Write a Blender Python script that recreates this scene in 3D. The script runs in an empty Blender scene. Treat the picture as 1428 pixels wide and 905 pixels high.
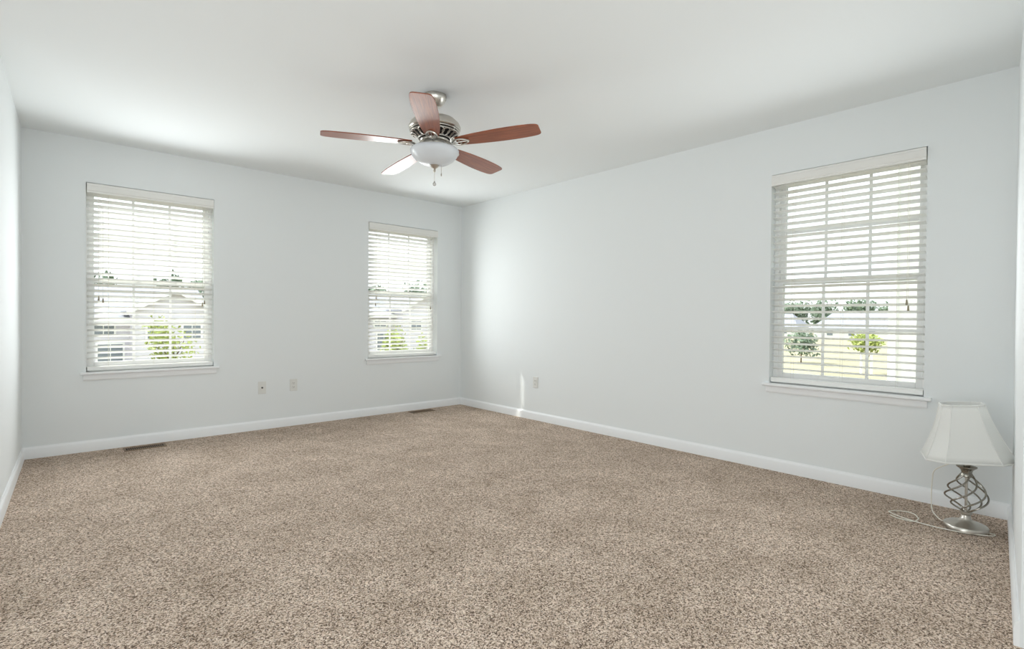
import bpy, math, random
from mathutils import Vector, Matrix
PI = math.pi
sc = bpy.context.scene
col = sc.collection
rad = math.radians

# ------------------------------------------------------------------ camera, world, lights, exposure
F_PX, PITCH, ROLL, YAW, CAM_Z = 734.68, 0.0112, 0.0080, 0.7331, 1.0676
cy_, sy_ = math.cos(YAW), math.sin(YAW)
r_ = Vector((cy_, -sy_, 0)); fw_ = Vector((sy_, cy_, 0)); up_ = Vector((0, 0, 1))
fw2 = math.cos(PITCH) * fw_ - math.sin(PITCH) * up_
up2 = math.cos(PITCH) * up_ + math.sin(PITCH) * fw_
r3 = math.cos(ROLL) * r_ + math.sin(ROLL) * up2
up3 = math.cos(ROLL) * up2 - math.sin(ROLL) * r_
cam_d = bpy.data.cameras.new('camera')
cam_d.sensor_width = 36; cam_d.lens = 36 * F_PX / 1428
cam_d.clip_start = 0.02; cam_d.clip_end = 1000
cam = bpy.data.objects.new('camera', cam_d); col.objects.link(cam)
cam.matrix_world = Matrix(((r3.x, up3.x, -fw2.x, 0), (r3.y, up3.y, -fw2.y, 0), (r3.z, up3.z, -fw2.z, CAM_Z), (0, 0, 0, 1)))
sc.camera = cam

sc.view_settings.view_transform = 'Standard'
sc.view_settings.look = 'None'
sc.view_settings.gamma = 1
sc.view_settings.use_curve_mapping = False
sc.view_settings.exposure = 0.34
sc.cycles.use_denoising = True
sc.cycles.diffuse_bounces = 8
sc.cycles.max_bounces = 14
sc.cycles.transparent_max_bounces = 24
sc.cycles.caustics_reflective = False
sc.cycles.caustics_refractive = False

SKY = 1.25
w = bpy.data.worlds.new('sky'); sc.world = w; w.use_nodes = True
wn = w.node_tree; wn.nodes.clear()
wo = wn.nodes.new('ShaderNodeOutputWorld'); wb = wn.nodes.new('ShaderNodeBackground')
tc = wn.nodes.new('ShaderNodeTexCoord'); sx = wn.nodes.new('ShaderNodeSeparateXYZ'); cr = wn.nodes.new('ShaderNodeValToRGB')
cr.color_ramp.elements[0].position = 0.0; cr.color_ramp.elements[0].color = (0.96, 0.98, 1.0, 1)
cr.color_ramp.elements[1].position = 0.6; cr.color_ramp.elements[1].color = (0.86, 0.93, 1.0, 1)
# bright overcast: the zenith is brighter than the horizon
mx_ = wn.nodes.new('ShaderNodeMath'); mx_.operation = 'MAXIMUM'; mx_.inputs[1].default_value = 0.0
ma_ = wn.nodes.new('ShaderNodeMath'); ma_.operation = 'MULTIPLY_ADD'; ma_.inputs[1].default_value = 1.3 * SKY; ma_.inputs[2].default_value = SKY
wn.links.new(tc.outputs['Generated'], sx.inputs[0]); wn.links.new(sx.outputs['Z'], cr.inputs[0]); wn.links.new(sx.outputs['Z'], mx_.inputs[0])
wn.links.new(mx_.outputs[0], ma_.inputs[0]); wn.links.new(ma_.outputs[0], wb.inputs['Strength'])
wn.links.new(cr.outputs[0], wb.inputs['Color'])
wn.links.new(wb.outputs[0], wo.inputs[0])

SUN_DIR = Vector((0.32 * math.cos(rad(50)), -0.947 * math.cos(rad(50)), -math.sin(rad(50))))
sd = bpy.data.lights.new('sun', 'SUN'); sd.energy = 4.2; sd.angle = rad(0.53); sd.color = (1.0, 0.96, 0.88)
so = bpy.data.objects.new('sun', sd); col.objects.link(so)
so.rotation_euler = SUN_DIR.to_track_quat('-Z', 'Y').to_euler(); so.location = (-6, 30, 40)

def area(name, loc, target, sx_, sy_, power, color=(1, 1, 1), portal=False):
    d = bpy.data.lights.new(name, 'AREA'); d.shape = 'RECTANGLE'; d.size = sx_; d.size_y = sy_
    d.energy = power; d.color = color
    if name == 'daylight_stand_in': d.spread = rad(150); d.specular_factor = 0.3
    if portal: d.cycles.is_portal = True
    o = bpy.data.objects.new(name, d); col.objects.link(o); o.location = loc
    o.rotation_euler = (Vector(target) - Vector(loc)).to_track_quat('-Z', 'Z').to_euler()
    return o
# added fill lights, no source seen, behind and beside the photographer
area('alcove_fill', (0.35, -1.5, 1.3), (1.0, 3.6, 3.1), 3.2, 1.7, 36, (0.915, 0.97, 1.0))
area('alcove_fill', (-1.5, 0.7, 1.3), (3.2, 1.6, 3.0), 3.0, 1.7, 37, (0.915, 0.97, 1.0))
# added area lights just inside the blinds, standing in for window daylight
DAY = (0.93, 0.98, 1.0)
area('daylight_stand_in', (0.726, 5.24, 1.36), (0.726, 0, 1.36), 0.84, 1.40, 15.5, DAY)
area('daylight_stand_in', (3.105, 5.24, 1.36), (3.105, 0, 1.36), 0.84, 1.40, 11, DAY)
area('daylight_stand_in', (3.863, 1.127, 1.36), (0, 1.127, 1.36), 0.84, 1.40, 8, DAY)
# portals: no light of their own, they guide sky sampling to the three windows
area('window_portal', (0.725, 5.52, 1.36), (0.725, 0, 1.36), 0.86, 1.45, 1, portal=True)
area('window_portal', (3.106, 5.52, 1.36), (3.106, 0, 1.36), 0.86, 1.45, 1, portal=True)
area('window_portal', (4.15, 1.127, 1.36), (0, 1.127, 1.36), 0.86, 1.45, 1, portal=True)

# ------------------------------------------------------------------ materials
def lin(c):
    f = lambda v: v / 12.92 if v <= 0.04045 else ((v + 0.055) / 1.055) ** 2.4
    return tuple(f(x / 255) for x in c) + (1,)
def mat(name, rgb, rough=0.6, metal=0.0, spec=0.5, bump=0.0, bscale=80.0, var=0.0, vscale=6.0, linear=None):
    m = bpy.data.materials.new(name); m.use_nodes = True
    nt = m.node_tree; b = nt.nodes['Principled BSDF']
    c = linear + (1,) if linear else lin(rgb)
    b.inputs['Base Color'].default_value = c
    b.inputs['Roughness'].default_value = rough; b.inputs['Metallic'].default_value = metal
    b.inputs['Specular IOR Level'].default_value = spec
    t = nt.nodes.new('ShaderNodeTexCoord')
    if bump:
        n = nt.nodes.new('ShaderNodeTexNoise'); n.inputs['Scale'].default_value = bscale; n.inputs['Detail'].default_value = 4
        bp = nt.nodes.new('ShaderNodeBump'); bp.inputs['Strength'].default_value = bump; bp.inputs['Distance'].default_value = 0.002
        nt.links.new(t.outputs['Object'], n.inputs['Vector']); nt.links.new(n.outputs['Fac'], bp.inputs['Height'])
        nt.links.new(bp.outputs[0], b.inputs['Normal'])
    if var:
        n = nt.nodes.new('ShaderNodeTexNoise'); n.inputs['Scale'].default_value = vscale; n.inputs['Detail'].default_value = 5
        r = nt.nodes.new('ShaderNodeValToRGB')
        r.color_ramp.elements[0].position = 0.3; r.color_ramp.elements[1].position = 0.7
        r.color_ramp.elements[0].color = tuple(x * (1 - var) for x in c[:3]) + (1,)
        r.color_ramp.elements[1].color = tuple(min(1, x * (1 + var)) for x in c[:3]) + (1,)
        nt.links.new(t.outputs['Object'], n.inputs['Vector']); nt.links.new(n.outputs['Fac'], r.inputs[0])
        nt.links.new(r.outputs[0], b.inputs['Base Color'])
    return m

M = {}
M['wall'] = mat('wall_paint', None, 0.75, spec=0.25, bump=0.06, bscale=220, linear=(0.795, 0.82, 0.825))
M['ceiling'] = mat('ceiling_paint', None, 0.9, spec=0.15, bump=0.08, bscale=160, linear=(0.82, 0.845, 0.85))
M['trim'] = mat('trim_paint', None, 0.35, bump=0.02, bscale=60, linear=(0.86, 0.87, 0.88))
M['vinyl'] = mat('window_vinyl', None, 0.35, bump=0.01, bscale=40, linear=(0.84, 0.84, 0.83))
M['blind'] = mat('blind_slat', None, 0.4, bump=0.02, bscale=50, linear=(0.86, 0.86, 0.84))
M['valance'] = mat('blind_valance', None, 0.4, bump=0.03, bscale=50, linear=(0.80, 0.79, 0.76))
M['cord'] = mat('blind_cord', (225, 222, 212), 0.8, bump=0.1, bscale=400)
M['tassel'] = mat('tassel_plastic', (150, 140, 120), 0.5, bump=0.02)
M['nickel'] = mat('brushed_nickel', None, 0.28, 1.0, bump=0.04, bscale=300, linear=(0.62, 0.59, 0.54))
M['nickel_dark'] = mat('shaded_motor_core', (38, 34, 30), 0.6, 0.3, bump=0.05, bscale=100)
M['lampmetal'] = mat('brushed_steel', None, 0.3, 1.0, bump=0.05, bscale=250, linear=(0.60, 0.57, 0.52))
M['cagemetal'] = mat('antiqued_steel', None, 0.25, 1.0, bump=0.05, bscale=250, linear=(0.36, 0.34, 0.30))
M['plastic'] = mat('outlet_plastic', (222, 222, 218), 0.35, bump=0.01)
M['plastic_slot'] = mat('outlet_slot', (60, 56, 50), 0.6, bump=0.01)
M['vent'] = mat('register_enamel', (128, 106, 84), 0.5, 0.2, bump=0.03, bscale=200, var=0.08, vscale=30)
M['duct_shade'] = mat('black_duct_shade', (14, 12, 10), 0.9, bump=0.02)
M['cordwhite'] = mat('lamp_cord', (236, 233, 222), 0.5, bump=0.02)
M['crystal'] = mat('chain_fob', (200, 200, 195), 0.15, 0.4, bump=0.02)

def translucent(name, c, mix, rough=0.7):
    m = bpy.data.materials.new(name); m.use_nodes = True; nt = m.node_tree
    b = nt.nodes['Principled BSDF']; b.inputs['Base Color'].default_value = c + (1,); b.inputs['Roughness'].default_value = rough
    o = nt.nodes['Material Output']; tr = nt.nodes.new('ShaderNodeBsdfTranslucent'); tr.inputs[0].default_value = c + (1,)
    t = nt.nodes.new('ShaderNodeTexCoord'); n = nt.nodes.new('ShaderNodeTexNoise'); n.inputs['Scale'].default_value = 350
    bp = nt.nodes.new('ShaderNodeBump'); bp.inputs['Strength'].default_value = 0.08; bp.inputs['Distance'].default_value = 0.001
    nt.links.new(t.outputs['Object'], n.inputs['Vector']); nt.links.new(n.outputs['Fac'], bp.inputs['Height']); nt.links.new(bp.outputs[0], b.inputs['Normal'])
    mx = nt.nodes.new('ShaderNodeMixShader'); mx.inputs[0].default_value = mix
    nt.links.new(b.outputs[0], mx.inputs[1]); nt.links.new(tr.outputs[0], mx.inputs[2]); nt.links.new(mx.outputs[0], o.inputs[0])
    return m
M['shade'] = translucent('shade_fabric', (0.92, 0.92, 0.90), 0.3)
M['bowl'] = translucent('frosted_glass', (0.84, 0.87, 0.90), 0.25, 0.25)
M['slat'] = translucent('blind_slat_white', (0.93, 0.93, 0.92), 0.48, 0.4)

def glass_mat():
    m = bpy.data.materials.new('window_glass'); m.use_nodes = True; nt = m.node_tree; nt.nodes.clear()
    o = nt.nodes.new('ShaderNodeOutputMaterial'); t = nt.nodes.new('ShaderNodeBsdfTransparent'); g = nt.nodes.new('ShaderNodeBsdfGlossy')
    t.inputs[0].default_value = (0.95, 0.97, 0.96, 1); g.inputs['Roughness'].default_value = 0.02
    lw = nt.nodes.new('ShaderNodeLayerWeight'); lw.inputs[0].default_value = 0.12
    mx = nt.nodes.new('ShaderNodeMixShader')
    nt.links.new(lw.outputs['Fresnel'], mx.inputs[0]); nt.links.new(t.outputs[0], mx.inputs[1]); nt.links.new(g.outputs[0], mx.inputs[2])
    nt.links.new(mx.outputs[0], o.inputs[0])
    return m
M['glass'] = glass_mat()

def carpet_mat():
    m = bpy.data.materials.new('speckled_carpet'); m.use_nodes = True; nt = m.node_tree
    b = nt.nodes['Principled BSDF']; b.inputs['Roughness'].default_value = 0.95; b.inputs['Specular IOR Level'].default_value = 0.1
    t = nt.nodes.new('ShaderNodeTexCoord')
    wob = nt.nodes.new('ShaderNodeTexNoise'); wob.inputs['Scale'].default_value = 60
    add = nt.nodes.new('ShaderNodeMixRGB'); add.blend_type = 'ADD'; add.inputs[0].default_value = 0.012
    nt.links.new(t.outputs['Object'], wob.inputs['Vector']); nt.links.new(t.outputs['Object'], add.inputs[1]); nt.links.new(wob.outputs['Color'], add.inputs[2])
    v = nt.nodes.new('ShaderNodeTexVoronoi'); v.inputs['Scale'].default_value = 230
    nt.links.new(add.outputs[0], v.inputs['Vector'])
    s = nt.nodes.new('ShaderNodeSeparateColor'); nt.links.new(v.outputs['Color'], s.inputs[0])
    r = nt.nodes.new('ShaderNodeValToRGB'); cr = r.color_ramp
    cr.elements[0].position = 0.0; cr.elements[0].color = lin((86, 70, 60))
    cr.elements[1].position = 1.0; cr.elements[1].color = lin((250, 236, 223))
    for p, c in ((0.25, (150, 130, 113)), (0.5, (206, 184, 165)), (0.78, (233, 213, 196))):
        e = cr.elements.new(p); e.color = lin(c)
    nt.links.new(s.outputs[0], r.inputs[0])
    pn = nt.nodes.new('ShaderNodeTexNoise'); pn.inputs['Scale'].default_value = 3.2; pn.inputs['Detail'].default_value = 6; pn.inputs['Roughness'].default_value = 0.65
    nt.links.new(t.outputs['Object'], pn.inputs['Vector'])
    pr = nt.nodes.new('ShaderNodeValToRGB'); pr.color_ramp.elements[0].position = 0.30; pr.color_ramp.elements[0].color = (0.80, 0.78, 0.75, 1)
    pr.color_ramp.elements[1].position = 0.62; pr.color_ramp.elements[1].color = (1.06, 1.06, 1.06, 1)
    nt.links.new(pn.outputs['Fac'], pr.inputs[0])
    mu = nt.nodes.new('ShaderNodeMixRGB'); mu.blend_type = 'MULTIPLY'; mu.inputs[0].default_value = 1
    nt.links.new(r.outputs[0], mu.inputs[1]); nt.links.new(pr.outputs[0], mu.inputs[2])
    nt.links.new(mu.outputs[0], b.inputs['Base Color'])
    bp = nt.nodes.new('ShaderNodeBump'); bp.inputs['Strength'].default_value = 0.8; bp.inputs['Distance'].default_value = 0.006; bp.invert = True
    nt.links.new(v.outputs['Distance'], bp.inputs['Height']); nt.links.new(bp.outputs[0], b.inputs['Normal'])
    return m
M['carpet'] = carpet_mat()

def wood_mat():
    m = bpy.data.materials.new('cherry_wood'); m.use_nodes = True; nt = m.node_tree; b = nt.nodes['Principled BSDF']
    t = nt.nodes.new('ShaderNodeTexCoord'); mp = nt.nodes.new('ShaderNodeMapping'); mp.inputs['Scale'].default_value = (3, 60, 60)
    n = nt.nodes.new('ShaderNodeTexNoise'); n.inputs['Scale'].default_value = 2.5; n.inputs['Detail'].default_value = 6
    r = nt.nodes.new('ShaderNodeValToRGB'); r.color_ramp.elements[0].position = 0.3; r.color_ramp.elements[0].color = lin((112, 55, 30))
    r.color_ramp.elements[1].position = 0.72; r.color_ramp.elements[1].color = lin((166, 90, 54))
    nt.links.new(t.outputs['Object'], mp.inputs[0]); nt.links.new(mp.outputs[0], n.inputs['Vector']); nt.links.new(n.outputs['Fac'], r.inputs[0])
    nt.links.new(r.outputs[0], b.inputs['Base Color']); b.inputs['Roughness'].default_value = 0.36
    b.inputs['Coat Weight'].default_value = 0.5; b.inputs['Coat Roughness'].default_value = 0.24
    return m
M['wood'] = wood_mat()

def siding_mat(name, rgb):
    m = mat(name, rgb, 0.55); nt = m.node_tree; b = nt.nodes['Principled BSDF']
    t = nt.nodes.new('ShaderNodeTexCoord'); wv = nt.nodes.new('ShaderNodeTexWave'); wv.wave_type = 'BANDS'; wv.bands_direction = 'Z'; wv.wave_profile = 'SAW'
    wv.inputs['Scale'].default_value = 1.6
    bp = nt.nodes.new('ShaderNodeBump'); bp.inputs['Strength'].default_value = 0.9; bp.inputs['Distance'].default_value = 0.03
    nt.links.new(t.outputs['Object'], wv.inputs['Vector']); nt.links.new(wv.outputs['Fac'], bp.inputs['Height']); nt.links.new(bp.outputs[0], b.inputs['Normal'])
    return m
M['siding_grey'] = siding_mat('grey_siding', (214, 212, 222))
M['siding_white'] = siding_mat('white_siding', (228, 228, 226))
M['roof'] = mat('roof_shingle', (146, 146, 154), 0.9, bump=0.4, bscale=12, var=0.12, vscale=8)
M['housetrim'] = mat('house_trim', (236, 236, 234), 0.5, bump=0.02)
M['housewin'] = mat('house_window', (124, 132, 140), 0.15, bump=0.01)
M['grass'] = mat('dry_meadow', (150, 142, 116), 0.95, bump=0.5, bscale=3, var=0.22, vscale=0.25)
M['leaf_dark'] = mat('leaf_dark', (100, 116, 94), 0.7, bump=0.1, var=0.3, vscale=1.5)
M['leaf_light'] = mat('leaf_light', (150, 160, 84), 0.7, bump=0.1, var=0.25, vscale=2)
M['bark'] = mat('bark', (96, 78, 62), 0.9, bump=0.4, bscale=20)

# ------------------------------------------------------------------ mesh helpers
class MB:
    """collects shapes, then links them as one mesh object"""
    def __init__(s): s.v = []; s.f = []
    def add(s, vs, fs):
        n = len(s.v); s.v += [tuple(v) for v in vs]; s.f += [tuple(i + n for i in f) for f in fs]; return s
    def box(s, x0, x1, y0, y1, z0, z1):
        return s.add([(x0, y0, z0), (x1, y0, z0), (x1, y1, z0), (x0, y1, z0), (x0, y0, z1), (x1, y0, z1), (x1, y1, z1), (x0, y1, z1)],
                     [(0, 3, 2, 1), (4, 5, 6, 7), (0, 1, 5, 4), (1, 2, 6, 5), (2, 3, 7, 6), (3, 0, 4, 7)])
    def prism(s, poly, z0, z1):
        n = len(poly)
        return s.add([(x, y, z0) for x, y in poly] + [(x, y, z1) for x, y in poly],
                     [tuple(range(n - 1, -1, -1)), tuple(range(n, 2 * n))] + [(i, (i + 1) % n, n + (i + 1) % n, n + i) for i in range(n)])
    def sweep(s, prof, a, b, inward):
        """profile (out, z) extruded from plan point a to b; inward = unit vector into the room"""
        n = len(prof); vs = []
        for p in (a, b):
            for d, z in prof: vs.append((p[0] + inward[0] * d, p[1] + inward[1] * d, z))
        return s.add(vs, [tuple(range(n)), tuple(range(2 * n - 1, n - 1, -1))] + [(i, n + i, n + (i + 1) % n, (i + 1) % n) for i in range(n)])
    def xprof(s, prof, x0, x1):
        """profile of (y, z) extruded along x"""
        n = len(prof)
        return s.add([(x0, y, z) for y, z in prof] + [(x1, y, z) for y, z in prof],
                     [tuple(range(n)), tuple(range(2 * n - 1, n - 1, -1))] + [(i, n + i, n + (i + 1) % n, (i + 1) % n) for i in range(n)])
    def lathe(s, prof, n=32, c=(0, 0)):
        vs = []; k = len(prof)
        for i in range(n):
            a = 2 * PI * i / n
            for r, z in prof: vs.append((c[0] + r * math.cos(a), c[1] + r * math.sin(a), z))
        fs = []
        for i in range(n):
            j = (i + 1) % n
            for q in range(k - 1): fs.append((i * k + q, j * k + q, j * k + q + 1, i * k + q + 1))
        return s.add(vs, fs)
    def tube(s, pts, r, n=8, closed=False):
        pts = [Vector(p) for p in pts]; m = len(pts); vs = []; fs = []
        rr = r if isinstance(r, (list, tuple)) else [r] * m
        prev = None
        for i, p in enumerate(pts):
            if closed: t = pts[(i + 1) % m] - pts[i - 1]
            else: t = pts[min(i + 1, m - 1)] - pts[max(i - 1, 0)]
            t.normalize()
            if prev is None:
                a = Vector((0, 0, 1)) if abs(t.z) < 0.9 else Vector((1, 0, 0))
                nrm = a.cross(t).normalized()
            else:
                nrm = (prev - t * prev.dot(t)).normalized()
            prev = nrm; bi = t.cross(nrm)
            for k in range(n):
                a = 2 * PI * k / n; vs.append(p + (nrm * math.cos(a) + bi * math.sin(a)) * rr[i])
        for i in range(m if closed else m - 1):
            j = (i + 1) % m
            for k in range(n): fs.append((i * n + k, i * n + (k + 1) % n, j * n + (k + 1) % n, j * n + k))
        if not closed: fs += [tuple(range(n - 1, -1, -1)), tuple(range((m - 1) * n, m * n))]
        return s.add(vs, fs)
    def ball(s, c, r, n=10, sz=1.0):
        k = 8
        return s.lathe_at([(r * math.sin(PI * i / k), r * sz * math.cos(PI * i / k)) for i in range(k, -1, -1)], c, n)
    def lathe_at(s, prof, c, n):
        q = MB().lathe(prof, n); return s.add([(x + c[0], y + c[1], z + c[2]) for x, y, z in q.v], q.f)
    def build(s, name, m, parent=None, smooth=False, bevel=0.0, loc=None, rotz=0, angle=35):
        me = bpy.data.meshes.new(name); me.from_pydata(s.v, [], s.f); me.validate(); me.update()
        import bmesh
        bm = bmesh.new(); bm.from_mesh(me); bmesh.ops.remove_doubles(bm, verts=bm.verts, dist=1e-6); bmesh.ops.recalc_face_normals(bm, faces=bm.faces); bm.to_mesh(me); bm.free()
        me.materials.append(m)
        if smooth:
            for p in me.polygons: p.use_smooth = True
            me.set_sharp_from_angle(angle=rad(angle))
        o = bpy.data.objects.new(name, me); col.objects.link(o)
        if parent: o.parent = parent
        if loc: o.location = loc
        o.rotation_euler.z = rotz
        if bevel:
            b = o.modifiers.new('bevel', 'BEVEL'); b.width = bevel; b.segments = 2; b.limit_method = 'ANGLE'; b.angle_limit = rad(40)
        return o

def spline(pts, sub=8, closed=False):
    P = [Vector(p) for p in pts]; n = len(P); out = []
    for i in range(n if closed else n - 1):
        if closed: a, b, c, d = P[i - 1], P[i], P[(i + 1) % n], P[(i + 2) % n]
        else: a, b, c, d = P[max(i - 1, 0)], P[i], P[i + 1], P[min(i + 2, n - 1)]
        for k in range(sub):
            t = k / sub
            out.append(0.5 * ((2 * b) + (c - a) * t + (2 * a - 5 * b + 4 * c - d) * t * t + (3 * b - a - 3 * c + d) * t ** 3))
    if not closed: out.append(P[-1])
    return out

def tag(o, label=None, cat=None, group=None, kind=None):
    if label: o['label'] = label
    if cat: o['category'] = cat
    if group: o['group'] = group
    if kind: o['kind'] = kind
    return o
def empty(name, loc=(0, 0, 0), rotz=0):
    o = bpy.data.objects.new(name, None); col.objects.link(o); o.location = loc; o.rotation_euler.z = rotz; o.empty_display_size = 0.1; return o

# ------------------------------------------------------------------ room shell
H = 2.44
XR, YB, XL = 3.905, 5.282, -0.087
YE = 0.296                                  # near end of the right wall
T = 0.16                                    # outside wall thickness
WW, WZ0, WZ1 = 0.89, 0.602, 2.106           # window opening: width, bottom, top
W1X, W2X, W3Y = 0.281, 2.660, 1.572         # left edge of every opening as seen from inside
lx = lambda y: XL - 0.042 * (YB - y)        # left wall line
ny = lambda x: YE - 0.0930 * (XR - x)       # near wall line
YL_END, XN_END = 3.6, 2.4                   # where the left and near walls step back
AX, AY = -1.6, -1.6                         # the rest of the room, behind and beside the photographer

plan = [(lx(YL_END), YL_END), (AX, YL_END), (AX, AY), (XN_END, AY), (XN_END, ny(XN_END)), (XR, YE), (XR, YB), (XL, YB)]
tag(MB().prism(plan, -0.05, 0).build('floor', M['carpet']), 'speckled beige brown carpet covering the whole floor', 'carpet', kind='structure')
tag(MB().prism(plan, H, H + 0.05).build('ceiling', M['ceiling']), 'plain white painted ceiling', 'ceiling', kind='structure')

b = MB()
def holes_x(b, x0, x1, y0, y1, spans):
    xs = x0
    for a, c in spans:
        b.box(xs, a, y0, y1, 0, H); b.box(a, c, y0, y1, 0, WZ0); b.box(a, c, y0, y1, WZ1, H); xs = c
    b.box(xs, x1, y0, y1, 0, H)
holes_x(b, XL - 0.1, XR + T, YB, YB + T, [(W1X, W1X + WW), (W2X, W2X + WW)])
tag(b.build('wall_back', M['wall']), 'white wall with two windows facing the neighbouring houses', 'wall', kind='structure')
b = MB()
b.box(XR, XR + T, W3Y, YB, 0, H).box(XR, XR + T, W3Y - WW, W3Y, 0, WZ0).box(XR, XR + T, W3Y - WW, W3Y, WZ1, H).box(XR, XR + T, AY, W3Y - WW, 0, H)
tag(b.build('wall_right', M['wall']), 'long white wall with one window above the table lamp', 'wall', kind='structure')
tag(MB().prism([(lx(YL_END), YL_END), (XL, YB), (XL - 0.12, YB), (lx(YL_END) - 0.12, YL_END)], 0, H).build('wall_left', M['wall']),
    'narrow slice of white wall beside the larger window', 'wall', kind='structure')
tag(MB().prism([(XN_END, ny(XN_END)), (XN_END, ny(XN_END) - 0.12), (XR, YE - 0.12), (XR, YE)], 0, H).build('wall_near', M['wall']),
    'narrow slice of white wall beyond the lamp', 'wall', kind='structure')
tag(MB().box(AX - 0.12, lx(YL_END) - 0.12, YL_END, YL_END + 0.12, 0, H).build('wall_alcove', M['wall']), 'white wall', 'wall', kind='structure')
tag(MB().box(AX - 0.12, AX, AY - 0.12, YL_END, 0, H).build('wall_west', M['wall']), 'white wall', 'wall', kind='structure')
tag(MB().box(AX, XN_END + 0.12, AY - 0.12, AY, 0, H).build('wall_south', M['wall']), 'white wall', 'wall', kind='structure')
tag(MB().box(XN_END, XN_END + 0.12, AY, ny(XN_END) - 0.12, 0, H).build('wall_east', M['wall']), 'white wall', 'wall', kind='structure')

BB = [(0, 0), (0.015, 0), (0.015, 0.066), (0.011, 0.076), (0.005, 0.082), (0.004, 0.087), (0, 0.087)]
def base(name, a, c, label):
    d = Vector((c[0] - a[0], c[1] - a[1])); d.normalize(); inw = (-d.y, d.x)
    tag(MB().sweep(BB, a, c, inw).build(name, M['trim'], smooth=True, angle=25), label, 'baseboard', kind='structure')
base('baseboard_back', (XR, YB), (XL, YB), 'white baseboard under the two windows')
base('baseboard_right', (XR, YE), (XR, YB), 'white baseboard of the long wall behind the lamp')
base('baseboard_left', (XL, YB), (lx(YL_END), YL_END), 'white baseboard of the wall slice beside the larger window')
base('baseboard_near', (XN_END, ny(XN_END)), (XR, YE), 'white baseboard of the wall slice beyond the lamp')

tag(MB().box(XL - 0.6, XR + 0.6, YB + T, YB + 0.50, 2.52, 2.62).build('sun_cutoff_slab', M['trim']), 'unseen white slab added outside above the two windows to cut the sun', 'sun blocker', kind='structure')  # unseen overhang added to cut off the top of the sun streak

# ------------------------------------------------------------------ windows (local: x along the wall, y outward, z up from the opening's bottom)
HH = WZ1 - WZ0
def make_window(name, loc, rotz, label):
    r = tag(empty(name, loc, rotz), label, 'window', kind='structure')
    f = MB()
    f.box(0, 0.026, 0.075, T + 0.01, 0.02, HH).box(WW - 0.026, WW, 0.075, T + 0.01, 0.02, HH)
    f.box(0, WW, 0.075, T + 0.01, HH - 0.035, HH).box(0, WW, 0.075, T + 0.01, 0.02, 0.05)
    f.build('window_frame', M['vinyl'], r, bevel=0.002)
    zm = 0.745
    def sash(nm, z0, z1, y0, y1, lo, hi):
        s = MB(); a, c = 0.024, WW - 0.024
        s.box(a, a + 0.032, y0, y1, z0, z1).box(c - 0.032, c, y0, y1, z0, z1).box(a + 0.032, c - 0.032, y0, y1, z0, z0 + lo).box(a + 0.032, c - 0.032, y0, y1, z1 - hi, z1)
        o = s.build(nm, M['vinyl'], r, bevel=0.003)
        ga, gc, gz0, gz1 = a + 0.032, c - 0.032, z0 + lo, z1 - hi; ym = (y0 + y1) / 2
        g = MB()
        for k in (1, 2):
            x = ga + (gc - ga) * k / 3; g.box(x - 0.009, x + 0.009, ym - 0.003, ym + 0.003, gz0, gz1)
        zc = (gz0 + gz1) / 2; g.box(ga, gc, ym - 0.0028, ym + 0.0028, zc - 0.009, zc + 0.009)
        g.build('muntin_grid', M['vinyl'], o)
        MB().box(ga - 0.004, gc + 0.004, ym + 0.005, ym + 0.009, gz0 - 0.004, gz1 + 0.004).build('pane', M['glass'], o)
    sash('lower_sash', 0.048, zm + 0.018, 0.082, 0.112, 0.045, 0.036)
    sash('upper_sash', zm - 0.018, HH - 0.033, 0.118, 0.148, 0.036, 0.036)
    s = MB()
    s.box(0, WW, 0.0, 0.075, 0.0, 0.02)
    s.xprof([(-0.032, 0.004), (-0.028, 0.0), (-0.0005, 0.0), (-0.0005, 0.02), (-0.028, 0.02), (-0.032, 0.016)], -0.038, WW + 0.038)
    s.build('window_sill', M['trim'], r)
    MB().xprof([(-0.0005, -0.045), (-0.009, -0.045), (-0.012, -0.036), (-0.014, -0.002), (-0.0005, -0.002)], -0.018, WW + 0.018).build('apron', M['trim'], r)
    return r
make_window('window_1', (W1X, YB, WZ0), 0, 'larger looking double hung window beside the left corner')
make_window('window_2', (W2X, YB, WZ0), 0, 'double hung window beside the far corner of the room')
make_window('window_3', (XR, W3Y, WZ0), -PI / 2, 'double hung window on the long wall above the lamp')

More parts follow.
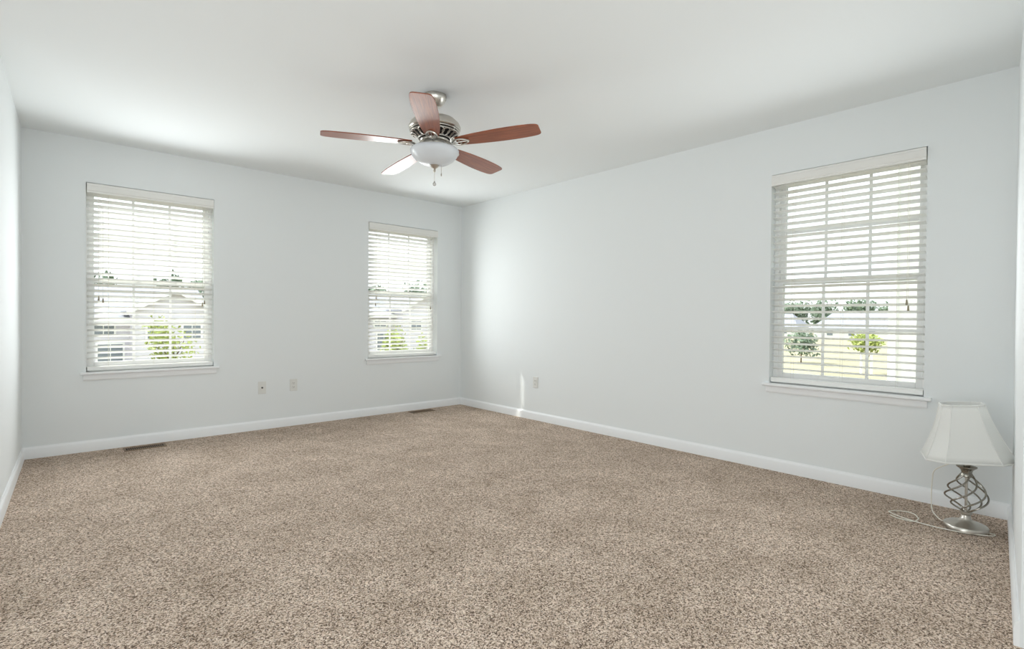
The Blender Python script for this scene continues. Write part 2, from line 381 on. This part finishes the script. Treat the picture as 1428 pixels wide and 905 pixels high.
# ------------------------------------------------------------------ blinds
PITCH_S = 0.0445
def make_blind(loc, rotz, label, cords, tilt, short=0.0):
    TILT = rad(tilt)
    r = tag(empty('window_blind', loc, rotz), label, 'blind', 'white slatted blinds in the windows')
    g = 0.007
    v = MB().xprof([(-0.012, HH - 0.006), (-0.012, HH - 0.016), (-0.015, HH - 0.022), (-0.015, HH - 0.062), (-0.012, HH - 0.068), (-0.012, HH - 0.080), (-0.004, HH - 0.080), (-0.004, HH - 0.006)], 0.005, WW - 0.005)
    v.box(0.005, 0.012, -0.004, 0.02, HH - 0.08, HH - 0.006).box(WW - 0.012, WW - 0.005, -0.004, 0.02, HH - 0.08, HH - 0.006)
    v.build('valance', M['valance'], r)
    MB().box(g, WW - g, 0.006, 0.06, HH - 0.048, HH - 0.003).build('head_rail', M['blind'], r)
    s = MB(); yc, d = 0.035, 0.025
    z_top, z_bot = HH - 0.088, 0.082
    n = int((z_top - z_bot) / PITCH_S) + 1
    for i in range(n):
        z = z_top - i * PITCH_S
        top, bot = [], []
        for k in range(5):
            t = -1 + k / 2; cz = 0.0022 * (1 - t * t)
            y = yc + t * d * math.cos(TILT); zz = z - t * d * math.sin(TILT) + cz
            top.append((y, zz + 0.0018)); bot.append((y, zz - 0.0018))
        s.xprof(top + bot[::-1], g + 0.002, WW - g - 0.002 - short)
    s.build('slat_panel', M['slat'], r, smooth=True, angle=30)
    MB().xprof([(0.011, 0.032), (0.011, 0.055), (0.016, 0.060), (0.054, 0.060), (0.059, 0.055), (0.059, 0.032), (0.054, 0.028), (0.016, 0.028)], g, WW - g).build('bottom_rail', M['blind'], r)
    for fx in (0.16, 0.5, 0.84):
        l = MB(); x = WW * fx
        for y in (yc - d - 0.0005, yc + d + 0.0005):
            l.tube([(x, y, 0.06), (x, y, HH - 0.05)], 0.0008, 5)
        for i in range(n):
            z = z_top - i * PITCH_S - 0.0025
            l.tube([(x, yc - d, z + d * math.sin(TILT)), (x, yc + d, z - d * math.sin(TILT))], 0.0006, 4)
        l.build('ladder_cord', M['cord'], r)
    for (x, z) in cords:
        c = MB().tube([(x, -0.001, HH - 0.07), (x, -0.001, z)], 0.0011, 6).build('pull_cord', M['cord'], r)
        MB().lathe_at([(0, 0.0), (0.003, 0.0), (0.0045, -0.006), (0.0065, -0.030), (0.005, -0.034), (0, -0.034)], (x, -0.001, z), 10).build('tassel', M['tassel'], c, smooth=True)
    return r
make_blind((W1X, YB, WZ0), 0, 'white slatted blind in the window beside the left corner', [(0.078, 0.615), (0.105, 0.60), (0.815, 0.605), (0.800, 0.585)], 21)
make_blind((W2X, YB, WZ0), 0, 'white slatted blind in the window beside the far corner', [(0.095, 0.70), (0.086, 0.625), (0.795, 0.60)], 21, 0.042)
make_blind((XR, W3Y, WZ0), -PI / 2, 'white slatted blind in the window above the table lamp', [(0.800, 0.60), (0.808, 0.565)], 14)

# ------------------------------------------------------------------ ceiling fan
FX, FY = 1.825, 2.754
fan = tag(empty('ceiling_fan', (FX, FY, H)), 'five blade ceiling fan of brushed nickel and cherry wood with white bowl light', 'ceiling fan')
Z = lambda z: z - H
MB().lathe([(r, Z(z)) for r, z in [(0, 2.4395), (0.070, 2.4395), (0.072, 2.430), (0.069, 2.415), (0.058, 2.392), (0.040, 2.374), (0.024, 2.367), (0, 2.367)]], 40).build('canopy', M['nickel'], fan, smooth=True)
MB().lathe([(r, Z(z)) for r, z in [(0, 2.369), (0.011, 2.369), (0.011, 2.31), (0, 2.31)]], 20).build('downrod', M['nickel'], fan, smooth=True)
MB().lathe([(r, Z(z)) for r, z in [(0, 2.330), (0.020, 2.330), (0.026, 2.322), (0.032, 2.308), (0.085, 2.303), (0.125, 2.288), (0.150, 2.266), (0.160, 2.244), (0.159, 2.232), (0.153, 2.226), (0.146, 2.226), (0.146, 2.232), (0, 2.232)]], 48).build('motor_housing', M['nickel'], fan, smooth=True)
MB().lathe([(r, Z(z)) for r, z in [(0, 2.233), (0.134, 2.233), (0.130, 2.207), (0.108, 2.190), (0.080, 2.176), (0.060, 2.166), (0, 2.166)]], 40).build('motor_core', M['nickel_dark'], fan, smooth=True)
vc = MB()
ring = lambda r, z, n=48: [(r * math.cos(2 * PI * i / n), r * math.sin(2 * PI * i / n), Z(z)) for i in range(n)]
vc.tube(ring(0.150, 2.219), 0.0042, 8, True); vc.tube(ring(0.1475, 2.205), 0.0036, 8, True); vc.tube(ring(0.100, 2.172), 0.0042, 8, True)
for i in range(20):
    a0 = 2 * PI * i / 20
    for sgn in (1, -1):
        pts = []
        for k in range(7):
            t = k / 6; rr = 0.147 - 0.047 * t; zz = 2.204 - 0.032 * (t ** 1.6); a = a0 + sgn * 0.20 * math.sin(PI * t * 0.9)
            pts.append((rr * math.cos(a), rr * math.sin(a), Z(zz)))
        vc.tube(pts, 0.0034, 6)
    vc.tube([(0.150 * math.cos(a0), 0.150 * math.sin(a0), Z(2.228)), (0.148 * math.cos(a0), 0.148 * math.sin(a0), Z(2.205))], 0.003, 6) if i % 4 == 0 else None
vc.build('vent_scrollwork', M['nickel'], fan, smooth=True)
MB().lathe([(r, Z(z)) for r, z in [(0, 2.168), (0.086, 2.168), (0.090, 2.162), (0.086, 2.154), (0.072, 2.150), (0.066, 2.142), (0.066, 2.122), (0, 2.122)]], 40).build('switch_housing', M['nickel'], fan, smooth=True)

# one blade along +x with its bracket, then copies turned about the axis
BR0, BR1 = 0.145, 0.661
def blade_outline():
    half = [(0.0, 0.040), (0.05, 0.050), (0.14, 0.060), (0.28, 0.069), (0.40, 0.069), (0.47, 0.064), (0.500, 0.058), (0.514, 0.050), (0.520, 0.038)]
    up = spline([(BR0 + s, h, 0) for s, h in half], 4)
    return [(p.x, p.y) for p in up] + [(p.x, -p.y) for p in reversed(up)]
bl = MB().prism(blade_outline(), -0.003, 0.003)
br = MB()
arm = spline([(0.066, 0, 0.014), (0.085, 0, 0.004), (0.105, 0, -0.012), (0.125, 0, -0.010)], 5)
br.tube(arm, [0.008 - 0.002 * i / len(arm) for i in range(len(arm))], 8)
dia = [(0.118, 0, -0.009), (0.150, 0.030, -0.008), (0.190, 0.026, -0.008), (0.222, 0.0, -0.008), (0.190, -0.026, -0.008), (0.150, -0.030, -0.008)]
br.tube(spline(dia, 5, True), 0.0052, 8, True)
br.tube([(0.118, 0, -0.009), (0.165, 0, -0.008), (0.222, 0, -0.008)], 0.0035, 6)
for x, y in ((0.168, 0.019), (0.168, -0.019), (0.205, 0)): br.lathe_at([(0, -0.009), (0.006, -0.009), (0.007, -0.006), (0.007, -0.003), (0, -0.003)], (x, y, 0), 10)
BZ = 2.140
b0 = bl.build('blade', M['wood'], fan, bevel=0.0015); k0 = br.build('blade_bracket', M['nickel'], fan, smooth=True)
for i, deg in enumerate((14.4, 86.4, 158.4, 230.4, 302.4)):
    bb_, kk = (b0, k0) if i == 0 else (b0.copy(), k0.copy())
    if i: col.objects.link(bb_); col.objects.link(kk); bb_.parent = fan; kk.parent = fan
    mtx = Matrix.Translation((0, 0, Z(BZ))) @ Matrix.Rotation(rad(-3.8), 4, 'X') @ Matrix.Rotation(rad(deg), 4, 'Z')
    bb_.matrix_local = mtx @ Matrix.Rotation(rad(-8), 4, 'X')
    kk.matrix_local = mtx @ Matrix.Rotation(rad(-8), 4, 'X')
MB().lathe([(r, Z(z)) for r, z in [(0, 2.128), (0.075, 2.128), (0.079, 2.122), (0.076, 2.112), (0, 2.112)]], 36).build('fitter', M['nickel'], fan, smooth=True)
bp_ = [(0.072, 2.118), (0.120, 2.116), (0.143, 2.110), (0.150, 2.099), (0.148, 2.086), (0.138, 2.066), (0.118, 2.044), (0.090, 2.026), (0.055, 2.014), (0.020, 2.009), (0, 2.009)]
MB().lathe([(r, Z(z)) for r, z in bp_], 48).build('light_bowl', M['bowl'], fan, smooth=True, angle=60)
MB().lathe([(r, Z(z)) for r, z in [(0, 2.013), (0.030, 2.013), (0.031, 2.008), (0.022, 1.998), (0.010, 1.990), (0.007, 1.984), (0.009, 1.977), (0.005, 1.969), (0, 1.968)]], 24).build('finial', M['nickel'], fan, smooth=True)
def chain(x, y, z0, z1, fob):
    c = MB().tube([(x, y, Z(z0)), (x, y, Z(z1))], 0.0012, 6)
    for k in range(int((z0 - z1) / 0.008)): c.ball((x, y, Z(z0 - 0.008 * k)), 0.0021, 6)
    o = c.build('pull_chain', M['nickel'], fan, smooth=True)
    if fob == 'ball': MB().ball((x, y, Z(z1 - 0.010)), 0.0115, 14).lathe_at([(0, 0.010), (0.004, 0.008), (0.005, 0.0), (0, -0.002)], (x, y, Z(z1)), 10).build('chain_fob', M['crystal'], o, smooth=True)
    else: MB().lathe_at([(0, 0.004), (0.003, 0.0), (0.004, -0.014), (0, -0.018)], (x, y, Z(z1)), 10).build('chain_fob', M['nickel'], o, smooth=True)
chain(0, 0, 1.970, 1.905, 'ball')
chain(0.034, -0.024, 2.012, 1.962, 'bell')

# ------------------------------------------------------------------ table lamp on the carpet
LX, LY = 3.562, 0.440
lamp = tag(empty('table_lamp', (LX, LY, 0)), 'table lamp with white fabric shade and twisted metal cage standing on the carpet', 'lamp')
lm = M['lampmetal']
MB().lathe([(0, 0.0), (0.088, 0.0), (0.091, 0.003), (0.091, 0.020), (0.088, 0.025), (0.082, 0.027), (0.077, 0.031), (0.050, 0.037), (0.030, 0.047), (0.021, 0.060), (0.019, 0.074), (0.022, 0.078), (0.026, 0.083), (0.026, 0.090), (0.020, 0.095), (0, 0.095)], 48).build('base', lm, lamp, smooth=True)
cage = MB()
for i in range(6):
    a0 = 2 * PI * i / 6; pts = []
    for k in range(29):
        t = k / 28; z = 0.092 + 0.188 * t
        s = math.sin(PI * (t ** 0.80)) ** 1.15
        r = 0.012 + 0.070 * s + 0.012 * t
        a = a0 + 3.3 * (t - 0.5)
        pts.append((r * math.cos(a), r * math.sin(a), z))
    cage.tube(pts, 0.0042, 8)
cage.build('twisted_cage', M['cagemetal'], lamp, smooth=True)
MB().lathe([(0, 0.09), (0.006, 0.09), (0.006, 0.30), (0, 0.30)], 14).build('stem', lm, lamp, smooth=True)
MB().lathe([(0, 0.272), (0.024, 0.272), (0.027, 0.276), (0.026, 0.284), (0.022, 0.292), (0.024, 0.303), (0.034, 0.314), (0.042, 0.320), (0.043, 0.325), (0.024, 0.329), (0.017, 0.331), (0.017, 0.352), (0.014, 0.372), (0, 0.372)], 36).build('socket_cap', M['cagemetal'], lamp, smooth=True)
# harp and finial
hp = spline([(0.020, 0, 0.345), (0.036, 0, 0.40), (0.055, 0, 0.48), (0.045, 0, 0.56), (0.0, 0, 0.605), (-0.045, 0, 0.56), (-0.055, 0, 0.48), (-0.036, 0, 0.40), (-0.020, 0, 0.345)], 6)
harp_ = MB().tube(hp, 0.0022, 6).build('harp', lm, lamp, smooth=True)
fin_ = MB().lathe([(0, 0.600), (0.006, 0.600), (0.007, 0.612), (0.009, 0.620), (0.006, 0.630), (0, 0.634)], 14).build('finial', M['nickel_dark'], lamp, smooth=True)
MB().lathe([(0, 0.37), (0.014, 0.372), (0.020, 0.40), (0.030, 0.435), (0.024, 0.462), (0, 0.472)], 20).build('bulb', M['bowl'], lamp, smooth=True)
SZ0, SZ1 = 0.372, 0.645
def shade_r(t):          # t 0 top .. 1 bottom, bell flare
    return 0.084 + 0.094 * (0.55 * t + 0.45 * t * t)
def corner(k, r):        # square with cut corners
    q = k // 2; a = q * PI / 2
    px, py = (r, -r * 0.60) if k % 2 == 0 else (r, r * 0.60)
    return (px * math.cos(a) - py * math.sin(a), px * math.sin(a) + py * math.cos(a))
SROT = rad(15)
def spt(k, t, off=0.0):
    x, y = corner(k, shade_r(t) + off); c, s = math.cos(SROT), math.sin(SROT)
    return (x * c - y * s, x * s + y * c, SZ1 + (SZ0 - SZ1) * t)
sh = MB(); NT = 10
vs = [spt(k, j / NT) for j in range(NT + 1) for k in range(8)]
sh.add(vs, [(j * 8 + k, j * 8 + (k + 1) % 8, (j + 1) * 8 + (k + 1) % 8, (j + 1) * 8 + k) for j in range(NT) for k in range(8)])
so_ = sh.build('lamp_shade', M['shade'], lamp, smooth=True, angle=20)
sm = so_.modifiers.new('solid', 'SOLIDIFY'); sm.thickness = 0.002
pp = MB()
for k in range(8): pp.tube([spt(k, j / NT, 0.001) for j in range(NT + 1)], 0.0024, 6)
for t, r in ((0, 0.0036), (1, 0.0042)): pp.tube([spt(k, t, 0.001) for k in range(8)], r, 6, True)
pp.build('shade_piping', M['shade'], so_, smooth=True)
sp = MB()
for q in range(3):
    a = SROT + q * 2 * PI / 3; sp.tube([(0, 0, 0.602), (0.06 * math.cos(a), 0.06 * math.sin(a), 0.616), (0.096 * math.cos(a), 0.096 * math.sin(a), 0.634)], 0.0018, 5)
sp.build('shade_spider', lm, so_, smooth=True)
tilt_m = Matrix.Translation((0, 0, 0.38)) @ Matrix.Rotation(rad(-5.5), 4, Vector((0.9925, 0.122, 0))) @ Matrix.Translation((0, 0, -0.38))
for o in (so_, harp_, fin_): o.matrix_local = tilt_m
# cord: hangs from the socket, runs over the carpet, loops and returns past the base
def P(x, y, z): return (x - LX, y - LY, z)
cd = [P(3.575, 0.475, 0.345), P(3.60, 0.53, 0.305), P(3.66, 0.585, 0.255), P(3.69, 0.60, 0.20), P(3.70, 0.605, 0.10), P(3.69, 0.60, 0.03), P(3.655, 0.575, 0.007), P(3.60, 0.545, 0.006), P(3.575, 0.50, 0.006),
      P(3.545, 0.44, 0.006), P(3.56, 0.36, 0.006), P(3.555, 0.328, 0.006), P(3.52, 0.338, 0.006), P(3.475, 0.42, 0.006), P(3.455, 0.52, 0.006), P(3.46, 0.60, 0.006), P(3.485, 0.69, 0.006), P(3.525, 0.755, 0.006), P(3.555, 0.762, 0.006), P(3.605, 0.71, 0.006), P(3.60, 0.665, 0.006),
      P(3.545, 0.635, 0.006), P(3.495, 0.625, 0.014), P(3.46, 0.64, 0.006), P(3.455, 0.70, 0.006), P(3.48, 0.745, 0.006)]
MB().tube(spline(cd, 8), 0.0028, 6).build('lamp_cord', M['cordwhite'], lamp, smooth=True)

# ------------------------------------------------------------------ outlets and floor registers
def plate(loc, rotz, label, jack):
    r = tag(empty('wall_outlet', loc, rotz), label, 'outlet', 'plates low on the walls')
    MB().box(-0.036, 0.036, -0.006, 0, -0.058, 0.058).build('cover_plate', M['plastic'], r, bevel=0.003)
    if jack:
        MB().add(*(lambda q: ([(x, -z - 0.006, y) for x, y, z in q.v], q.f))(MB().lathe([(0, 0), (0.0085, 0), (0.0085, 0.004), (0.0055, 0.005), (0.0055, 0.011), (0, 0.011)], 16))).build('coaxial_jack', M['plastic_slot'], r, smooth=True)
    else:
        for z in (0.0195, -0.0195):
            o = MB().box(-0.0165, 0.0165, -0.0085, -0.006, z - 0.0145, z + 0.0145).build('receptacle', M['plastic'], r, bevel=0.002)
            MB().box(-0.0075, -0.0050, -0.0088, -0.0082, z - 0.004, z + 0.006).box(0.0050, 0.0075, -0.0088, -0.0082, z - 0.003, z + 0.005).box(-0.002, 0.002, -0.0088, -0.0082, z - 0.011, z - 0.007).build('slot', M['plastic_slot'], o)
    for z in ((0.042, -0.042) if jack else (0.0,)):
        s = MB(); s.add(*(lambda q: ([(x, -zz - 0.006, y + z) for x, y, zz in q.v], q.f))(MB().lathe([(0, 0), (0.0032, 0), (0.0028, 0.0012), (0, 0.0014)], 10)))
        s.build('screw', M['plastic'], r)
plate((1.578, YB, 0.395), 0, 'white cable plate with dark centre jack between the two windows', True)
plate((1.870, YB, 0.399), 0, 'white power outlet beside the cable plate between the two windows', False)
plate((XR, 3.956, 0.398), -PI / 2, 'white power outlet on the long wall near the sunlit streak', False)

def register(x0, x1, label):
    y0, y1 = 5.082, 5.212
    r = tag(empty('floor_register', ((x0 + x1) / 2, (y0 + y1) / 2, 0)), label, 'floor vent', 'floor registers under the windows')
    hx, hy = (x1 - x0) / 2, (y1 - y0) / 2
    f = MB().box(-hx, hx, -hy, -hy + 0.018, 0.0, 0.006).box(-hx, hx, hy - 0.034, hy, 0.0, 0.006).box(-hx, -hx + 0.014, -hy + 0.018, hy - 0.034, 0.0, 0.006).box(hx - 0.014, hx, -hy + 0.018, hy - 0.034, 0.0, 0.006)
    f.build('frame', M['vent'], r, bevel=0.0015)
    g = MB(); n = 19
    for i in range(1, n):
        x = -hx + 0.014 + (2 * hx - 0.028) * i / n; g.box(x - 0.0017, x + 0.0017, -hy + 0.018, hy - 0.034, 0.0012, 0.0055)
    g.build('grille', M['vent'], r)
    MB().box(-hx + 0.012, hx - 0.012, -hy + 0.012, hy - 0.012, 0.0004, 0.0010).build('duct_shade', M['duct_shade'], r)  # thin black sheet painted as the shade below the grille
register(0.505, 0.785, 'brown slotted floor register under the window beside the left corner')
register(3.115, 3.405, 'brown slotted floor register under the window beside the far corner')

# ------------------------------------------------------------------ outside
GZ = -3.2
tag(MB().add([(-150, -100, GZ), (350, -100, GZ), (350, 350, GZ), (-150, 350, GZ)], [(0, 1, 2, 3)]).build('ground', M['grass']), 'dry pale meadow and lawns outside', 'field', kind='structure')

def row_house(loc, label):
    """grey sided house: ridge along x, a front gable facing us; local x from the gable centre, y away from us, z from the room floor"""
    r = tag(empty('house', (loc[0], loc[1], GZ)), label, 'house', 'grey houses across the yard')
    o = loc[2] - GZ
    x0, x1, gy = -5.3, 1.75, -1.2
    MB().box(x0, x1, 0, 9, 0, 0.85 + o).add([(x0, 0, 0.85 + o), (x0, 9, 0.85 + o), (x0, 4.5, 2.3 + o), (x1, 0, 0.85 + o), (x1, 9, 0.85 + o), (x1, 4.5, 2.3 + o)], [(0, 1, 2), (3, 5, 4)]).build('main_wall', M['siding_grey'], r)
    MB().xprof([(-0.35, 0.80 + o), (4.5, 2.42 + o), (9.35, 0.80 + o), (9.35, 0.95 + o), (4.5, 2.58 + o), (-0.35, 0.95 + o)], x0 - 0.3, x1 + 0.3).build('main_roof', M['roof'], r)
    MB().box(x0 - 0.3, x1 + 0.3, -0.5, -0.35, 0.76 + o, 0.98 + o).build('gutter', M['housetrim'], r)
    gw = 1.6
    w_ = MB()
    w_.add([(-gw, gy, 0), (gw, gy, 0), (gw, gy, 1.30 + o), (0, gy, 2.20 + o), (-gw, gy, 1.30 + o), (-gw, 3, 0), (gw, 3, 0), (gw, 3, 1.30 + o), (0, 3, 2.20 + o), (-gw, 3, 1.30 + o)],
           [(0, 1, 2, 3, 4), (9, 8, 7, 6, 5), (1, 6, 7, 2), (0, 4, 9, 5)])
    w_.build('gable_wall', M['siding_grey'], r)
    g = MB(); gw2 = gw + 0.25
    g.add([(-gw2, gy - 0.3, 1.16 + o), (0, gy - 0.3, 2.22 + o), (gw2, gy - 0.3, 1.16 + o), (gw2, gy - 0.3, 1.28 + o), (0, gy - 0.3, 2.36 + o), (-gw2, gy - 0.3, 1.28 + o),
           (-gw2, 4, 1.16 + o), (0, 4, 2.22 + o), (gw2, 4, 1.16 + o), (gw2, 4, 1.28 + o), (0, 4, 2.36 + o), (-gw2, 4, 1.28 + o)],
          [(0, 1, 4, 5), (1, 2, 3, 4), (6, 11, 10, 7), (7, 10, 9, 8), (5, 4, 10, 11), (4, 3, 9, 10), (0, 6, 7, 1), (1, 7, 8, 2), (0, 5, 11, 6), (2, 8, 9, 3)])
    g.build('gable_roof', M['roof'], r)
    k = MB()
    for sgn in (-1, 1):
        k.add([(sgn * gw2, gy - 0.36, 1.10 + o), (0, gy - 0.36, 2.16 + o), (0, gy - 0.36, 2.38 + o), (sgn * gw2, gy - 0.36, 1.32 + o),
               (sgn * gw2, gy - 0.3, 1.10 + o), (0, gy - 0.3, 2.16 + o), (0, gy - 0.3, 2.38 + o), (sgn * gw2, gy - 0.3, 1.32 + o)],
              [(0, 1, 2, 3), (4, 7, 6, 5), (0, 4, 5, 1), (3, 2, 6, 7), (0, 3, 7, 4)])
    k.build('rake_board', M['housetrim'], r)
    MB().box(-gw - 0.05, gw + 0.05, gy - 0.06, gy, 0.72 + o, 0.94 + o).build('band_board', M['housetrim'], r)
    def win(xc, y, zc, w2, h2):
        f = MB().box(xc - w2 - 0.08, xc + w2 + 0.08, y - 0.07, y, zc - h2 - 0.08, zc + h2 + 0.08).build('window', M['housetrim'], r)
        MB().box(xc - w2, xc - 0.02, y - 0.085, y - 0.068, zc - h2, zc + h2).box(xc + 0.02, xc + w2, y - 0.085, y - 0.068, zc - h2, zc + h2).build('pane', M['housewin'], f)
    win(-2.55, 0, 0.42 + o, 0.38, 0.20); win(-3.9, 0, 0.42 + o, 0.38, 0.20); win(-2.3, 0, -0.75 + o, 0.45, 0.5); win(-3.9, 0, -0.75 + o, 0.45, 0.5)
    win(0.7, gy, 0.35 + o, 0.35, 0.32); win(-0.7, gy, 0.35 + o, 0.35, 0.32)
    return r
row_house((4.75, 30, 0.0), 'grey sided house with front gable outside the window beside the left corner')
row_house((18.45, 30, 0.3), 'grey sided house with front gable outside the window beside the far corner')

def side_house():
    r = tag(empty('house', (17, -3.2, GZ)), 'white sided house wall filling the edge of the view above the lamp', 'house')
    x0, x1, y0, y1, h = -5, 5, -6, 5.82, 8.6
    MB().box(x0, x1, y0, y1, 0, h).add([(x0, y0, h), (x0, y1, h), (x0, (y0 + y1) / 2, h + 3.2), (x1, y0, h), (x1, y1, h), (x1, (y0 + y1) / 2, h + 3.2)], [(0, 1, 2), (3, 5, 4)]).build('main_wall', M['siding_white'], r)
    ym = (y0 + y1) / 2
    MB().add([(x, y, z + d) for x in (x0 - 0.3, x1 + 0.3) for y, z in ((y0 - 0.2, h - 0.12), (ym, h + 3.2), (y1 + 0.2, h - 0.12)) for d in (0, 0.18)],
             [(0, 1, 3, 2), (2, 3, 5, 4), (6, 8, 9, 7), (8, 10, 11, 9), (1, 7, 9, 3), (3, 9, 11, 5), (0, 2, 8, 6), (2, 4, 10, 8), (0, 6, 7, 1), (4, 5, 11, 10)]).build('roof', M['roof'], r)
    MB().box(x0 - 0.03, x0, y1 - 0.10, y1 + 0.03, 0, h - 0.05).box(x0, x0 + 0.10, y1, y1 + 0.03, 0, h - 0.05).build('corner_board', M['housetrim'], r)
side_house()

def field_house(loc, ln, label, wins):
    r = tag(empty('house', loc), label, 'house')
    d, e, rg = 9, 2.75, 6.2
    MB().box(0, d, 0, ln, 0, e).build('main_wall', M['siding_white'], r)
    hip = 2.6
    q = [(-0.5, -0.5, e - 0.1), (d + 0.5, -0.5, e - 0.1), (d + 0.5, ln + 0.5, e - 0.1), (-0.5, ln + 0.5, e - 0.1), (d / 2, hip, rg), (d / 2, ln - hip, rg)]
    MB().add(q, [(0, 3, 2, 1), (0, 1, 4), (1, 2, 5, 4), (2, 3, 5), (3, 0, 4, 5)]).build('roof', M['roof'], r)
    for y in wins: MB().box(-0.06, 0, y - 0.6, y + 0.6, 0.9, 2.2).build('window', M['housewin'], r)
field_house((140, 27, GZ), 19, 'white low house with grey hipped roof across the meadow', (3, 7, 11, 15.5))
field_house((150, 53.5, GZ), 9, 'small pale house at the far edge of the meadow behind the young tree', (3, 6))

random.seed(4)
def tree(loc, h, cw, ch, m, label, group=None, n=420, ls=0.22, seed=0, tw=0.12):
    rnd = random.Random(seed)
    r = tag(empty('tree', loc), label, 'tree', group)
    c = MB(); zc = h - ch / 2
    blobs = [(rnd.uniform(-0.28, 0.28) * cw, rnd.uniform(-0.28, 0.28) * cw, zc + rnd.uniform(-0.3, 0.3) * ch, rnd.uniform(0.20, 0.34)) for _ in range(9)] + [(0, 0, zc, 0.36)]
    for _ in range(n):
        bx, by, bz, br_ = rnd.choice(blobs)
        d = Vector((rnd.gauss(0, 1), rnd.gauss(0, 1), rnd.gauss(0, 1))).normalized() * (rnd.random() ** 0.4)
        p = Vector((bx + d.x * br_ * cw, by + d.y * br_ * cw, bz + d.z * br_ * ch))
        u = Vector((rnd.gauss(0, 1), rnd.gauss(0, 1), rnd.gauss(0, 1))).normalized(); v = u.orthogonal().normalized()
        s = ls * rnd.uniform(0.6, 1.3)
        c.add([p - u * s, p + v * s * 0.55, p + u * s, p - v * s * 0.55], [(0, 1, 2, 3)])
    c.build('foliage', m, r)
    t = MB().tube([(0, 0, 0), (0.03 * tw, 0, h * 0.35), (0, 0.05, h * 0.75)], [tw, tw * 0.8, tw * 0.35], 8)
    for k in range(5):
        a = k * 1.3; t.tube([(0, 0, h * (0.34 + 0.06 * k)), (0.3 * cw * math.cos(a), 0.3 * cw * math.sin(a), h * (0.5 + 0.07 * k))], [tw * 0.5, tw * 0.15], 6)
    t.build('trunk', M['bark'], r, smooth=True)
    return r
tree((3.85, 23.5, GZ), 4.4, 2.0, 3.2, M['leaf_light'], 'yellow green tree before the grey house beside the left corner', n=900, ls=0.10, seed=1, tw=0.06)
tree((13.3, 23.5, GZ), 4.2, 1.7, 3.0, M['leaf_light'], 'taller yellow green tree outside the window beside the far corner', n=800, ls=0.10, seed=2, tw=0.06)
tree((14.6, 23.0, GZ), 3.4, 1.3, 2.2, M['leaf_light'], 'shorter green tree outside the window beside the far corner', n=600, ls=0.10, seed=3, tw=0.05)
tree((58, 20.2, GZ), 3.3, 3.4, 2.5, M['leaf_dark'], 'young tree on the meadow before the dark tree line', n=700, ls=0.20, seed=5, tw=0.07)
tree((50, 12.4, GZ), 3.6, 3.0, 2.1, M['leaf_light'], 'young tree between two white stakes on the meadow', n=700, ls=0.18, seed=6, tw=0.06)
for i, y in enumerate((12.75, 12.05)):
    tag(MB().lathe([(0, 0), (0.09, 0), (0.09, 1.75), (0, 1.78)], 10).build('tree_stake', M['housetrim'], loc=(49.6, y, GZ)),
        'white stake beside the young tree, %s to the white sided house' % ('the one farther' if i == 0 else 'the one closer'), 'stake', 'white stakes of the young tree')
for i in range(10):
    tree((180 + 12 * (i % 2), 38 + 4.4 * i, GZ), 9.8 + 1.0 * ((i * 7) % 5) / 4, 8.6, 9.0, M['leaf_dark'], 'dark green tree in the row beyond the white low house', 'trees beyond the meadow', n=700, ls=0.6, seed=20 + i, tw=0.22)
for i in range(12):
    tree((2.0 + 5.4 * i, 90 + 8 * (i % 2), GZ), 9.6 + 0.14 * i + 1.2 * ((i * 5) % 4) / 3, 6.4, 8.2, M['leaf_dark'], 'dark green tree in the row behind the grey houses', 'trees behind the grey houses', n=420, ls=0.55, seed=50 + i, tw=0.22)
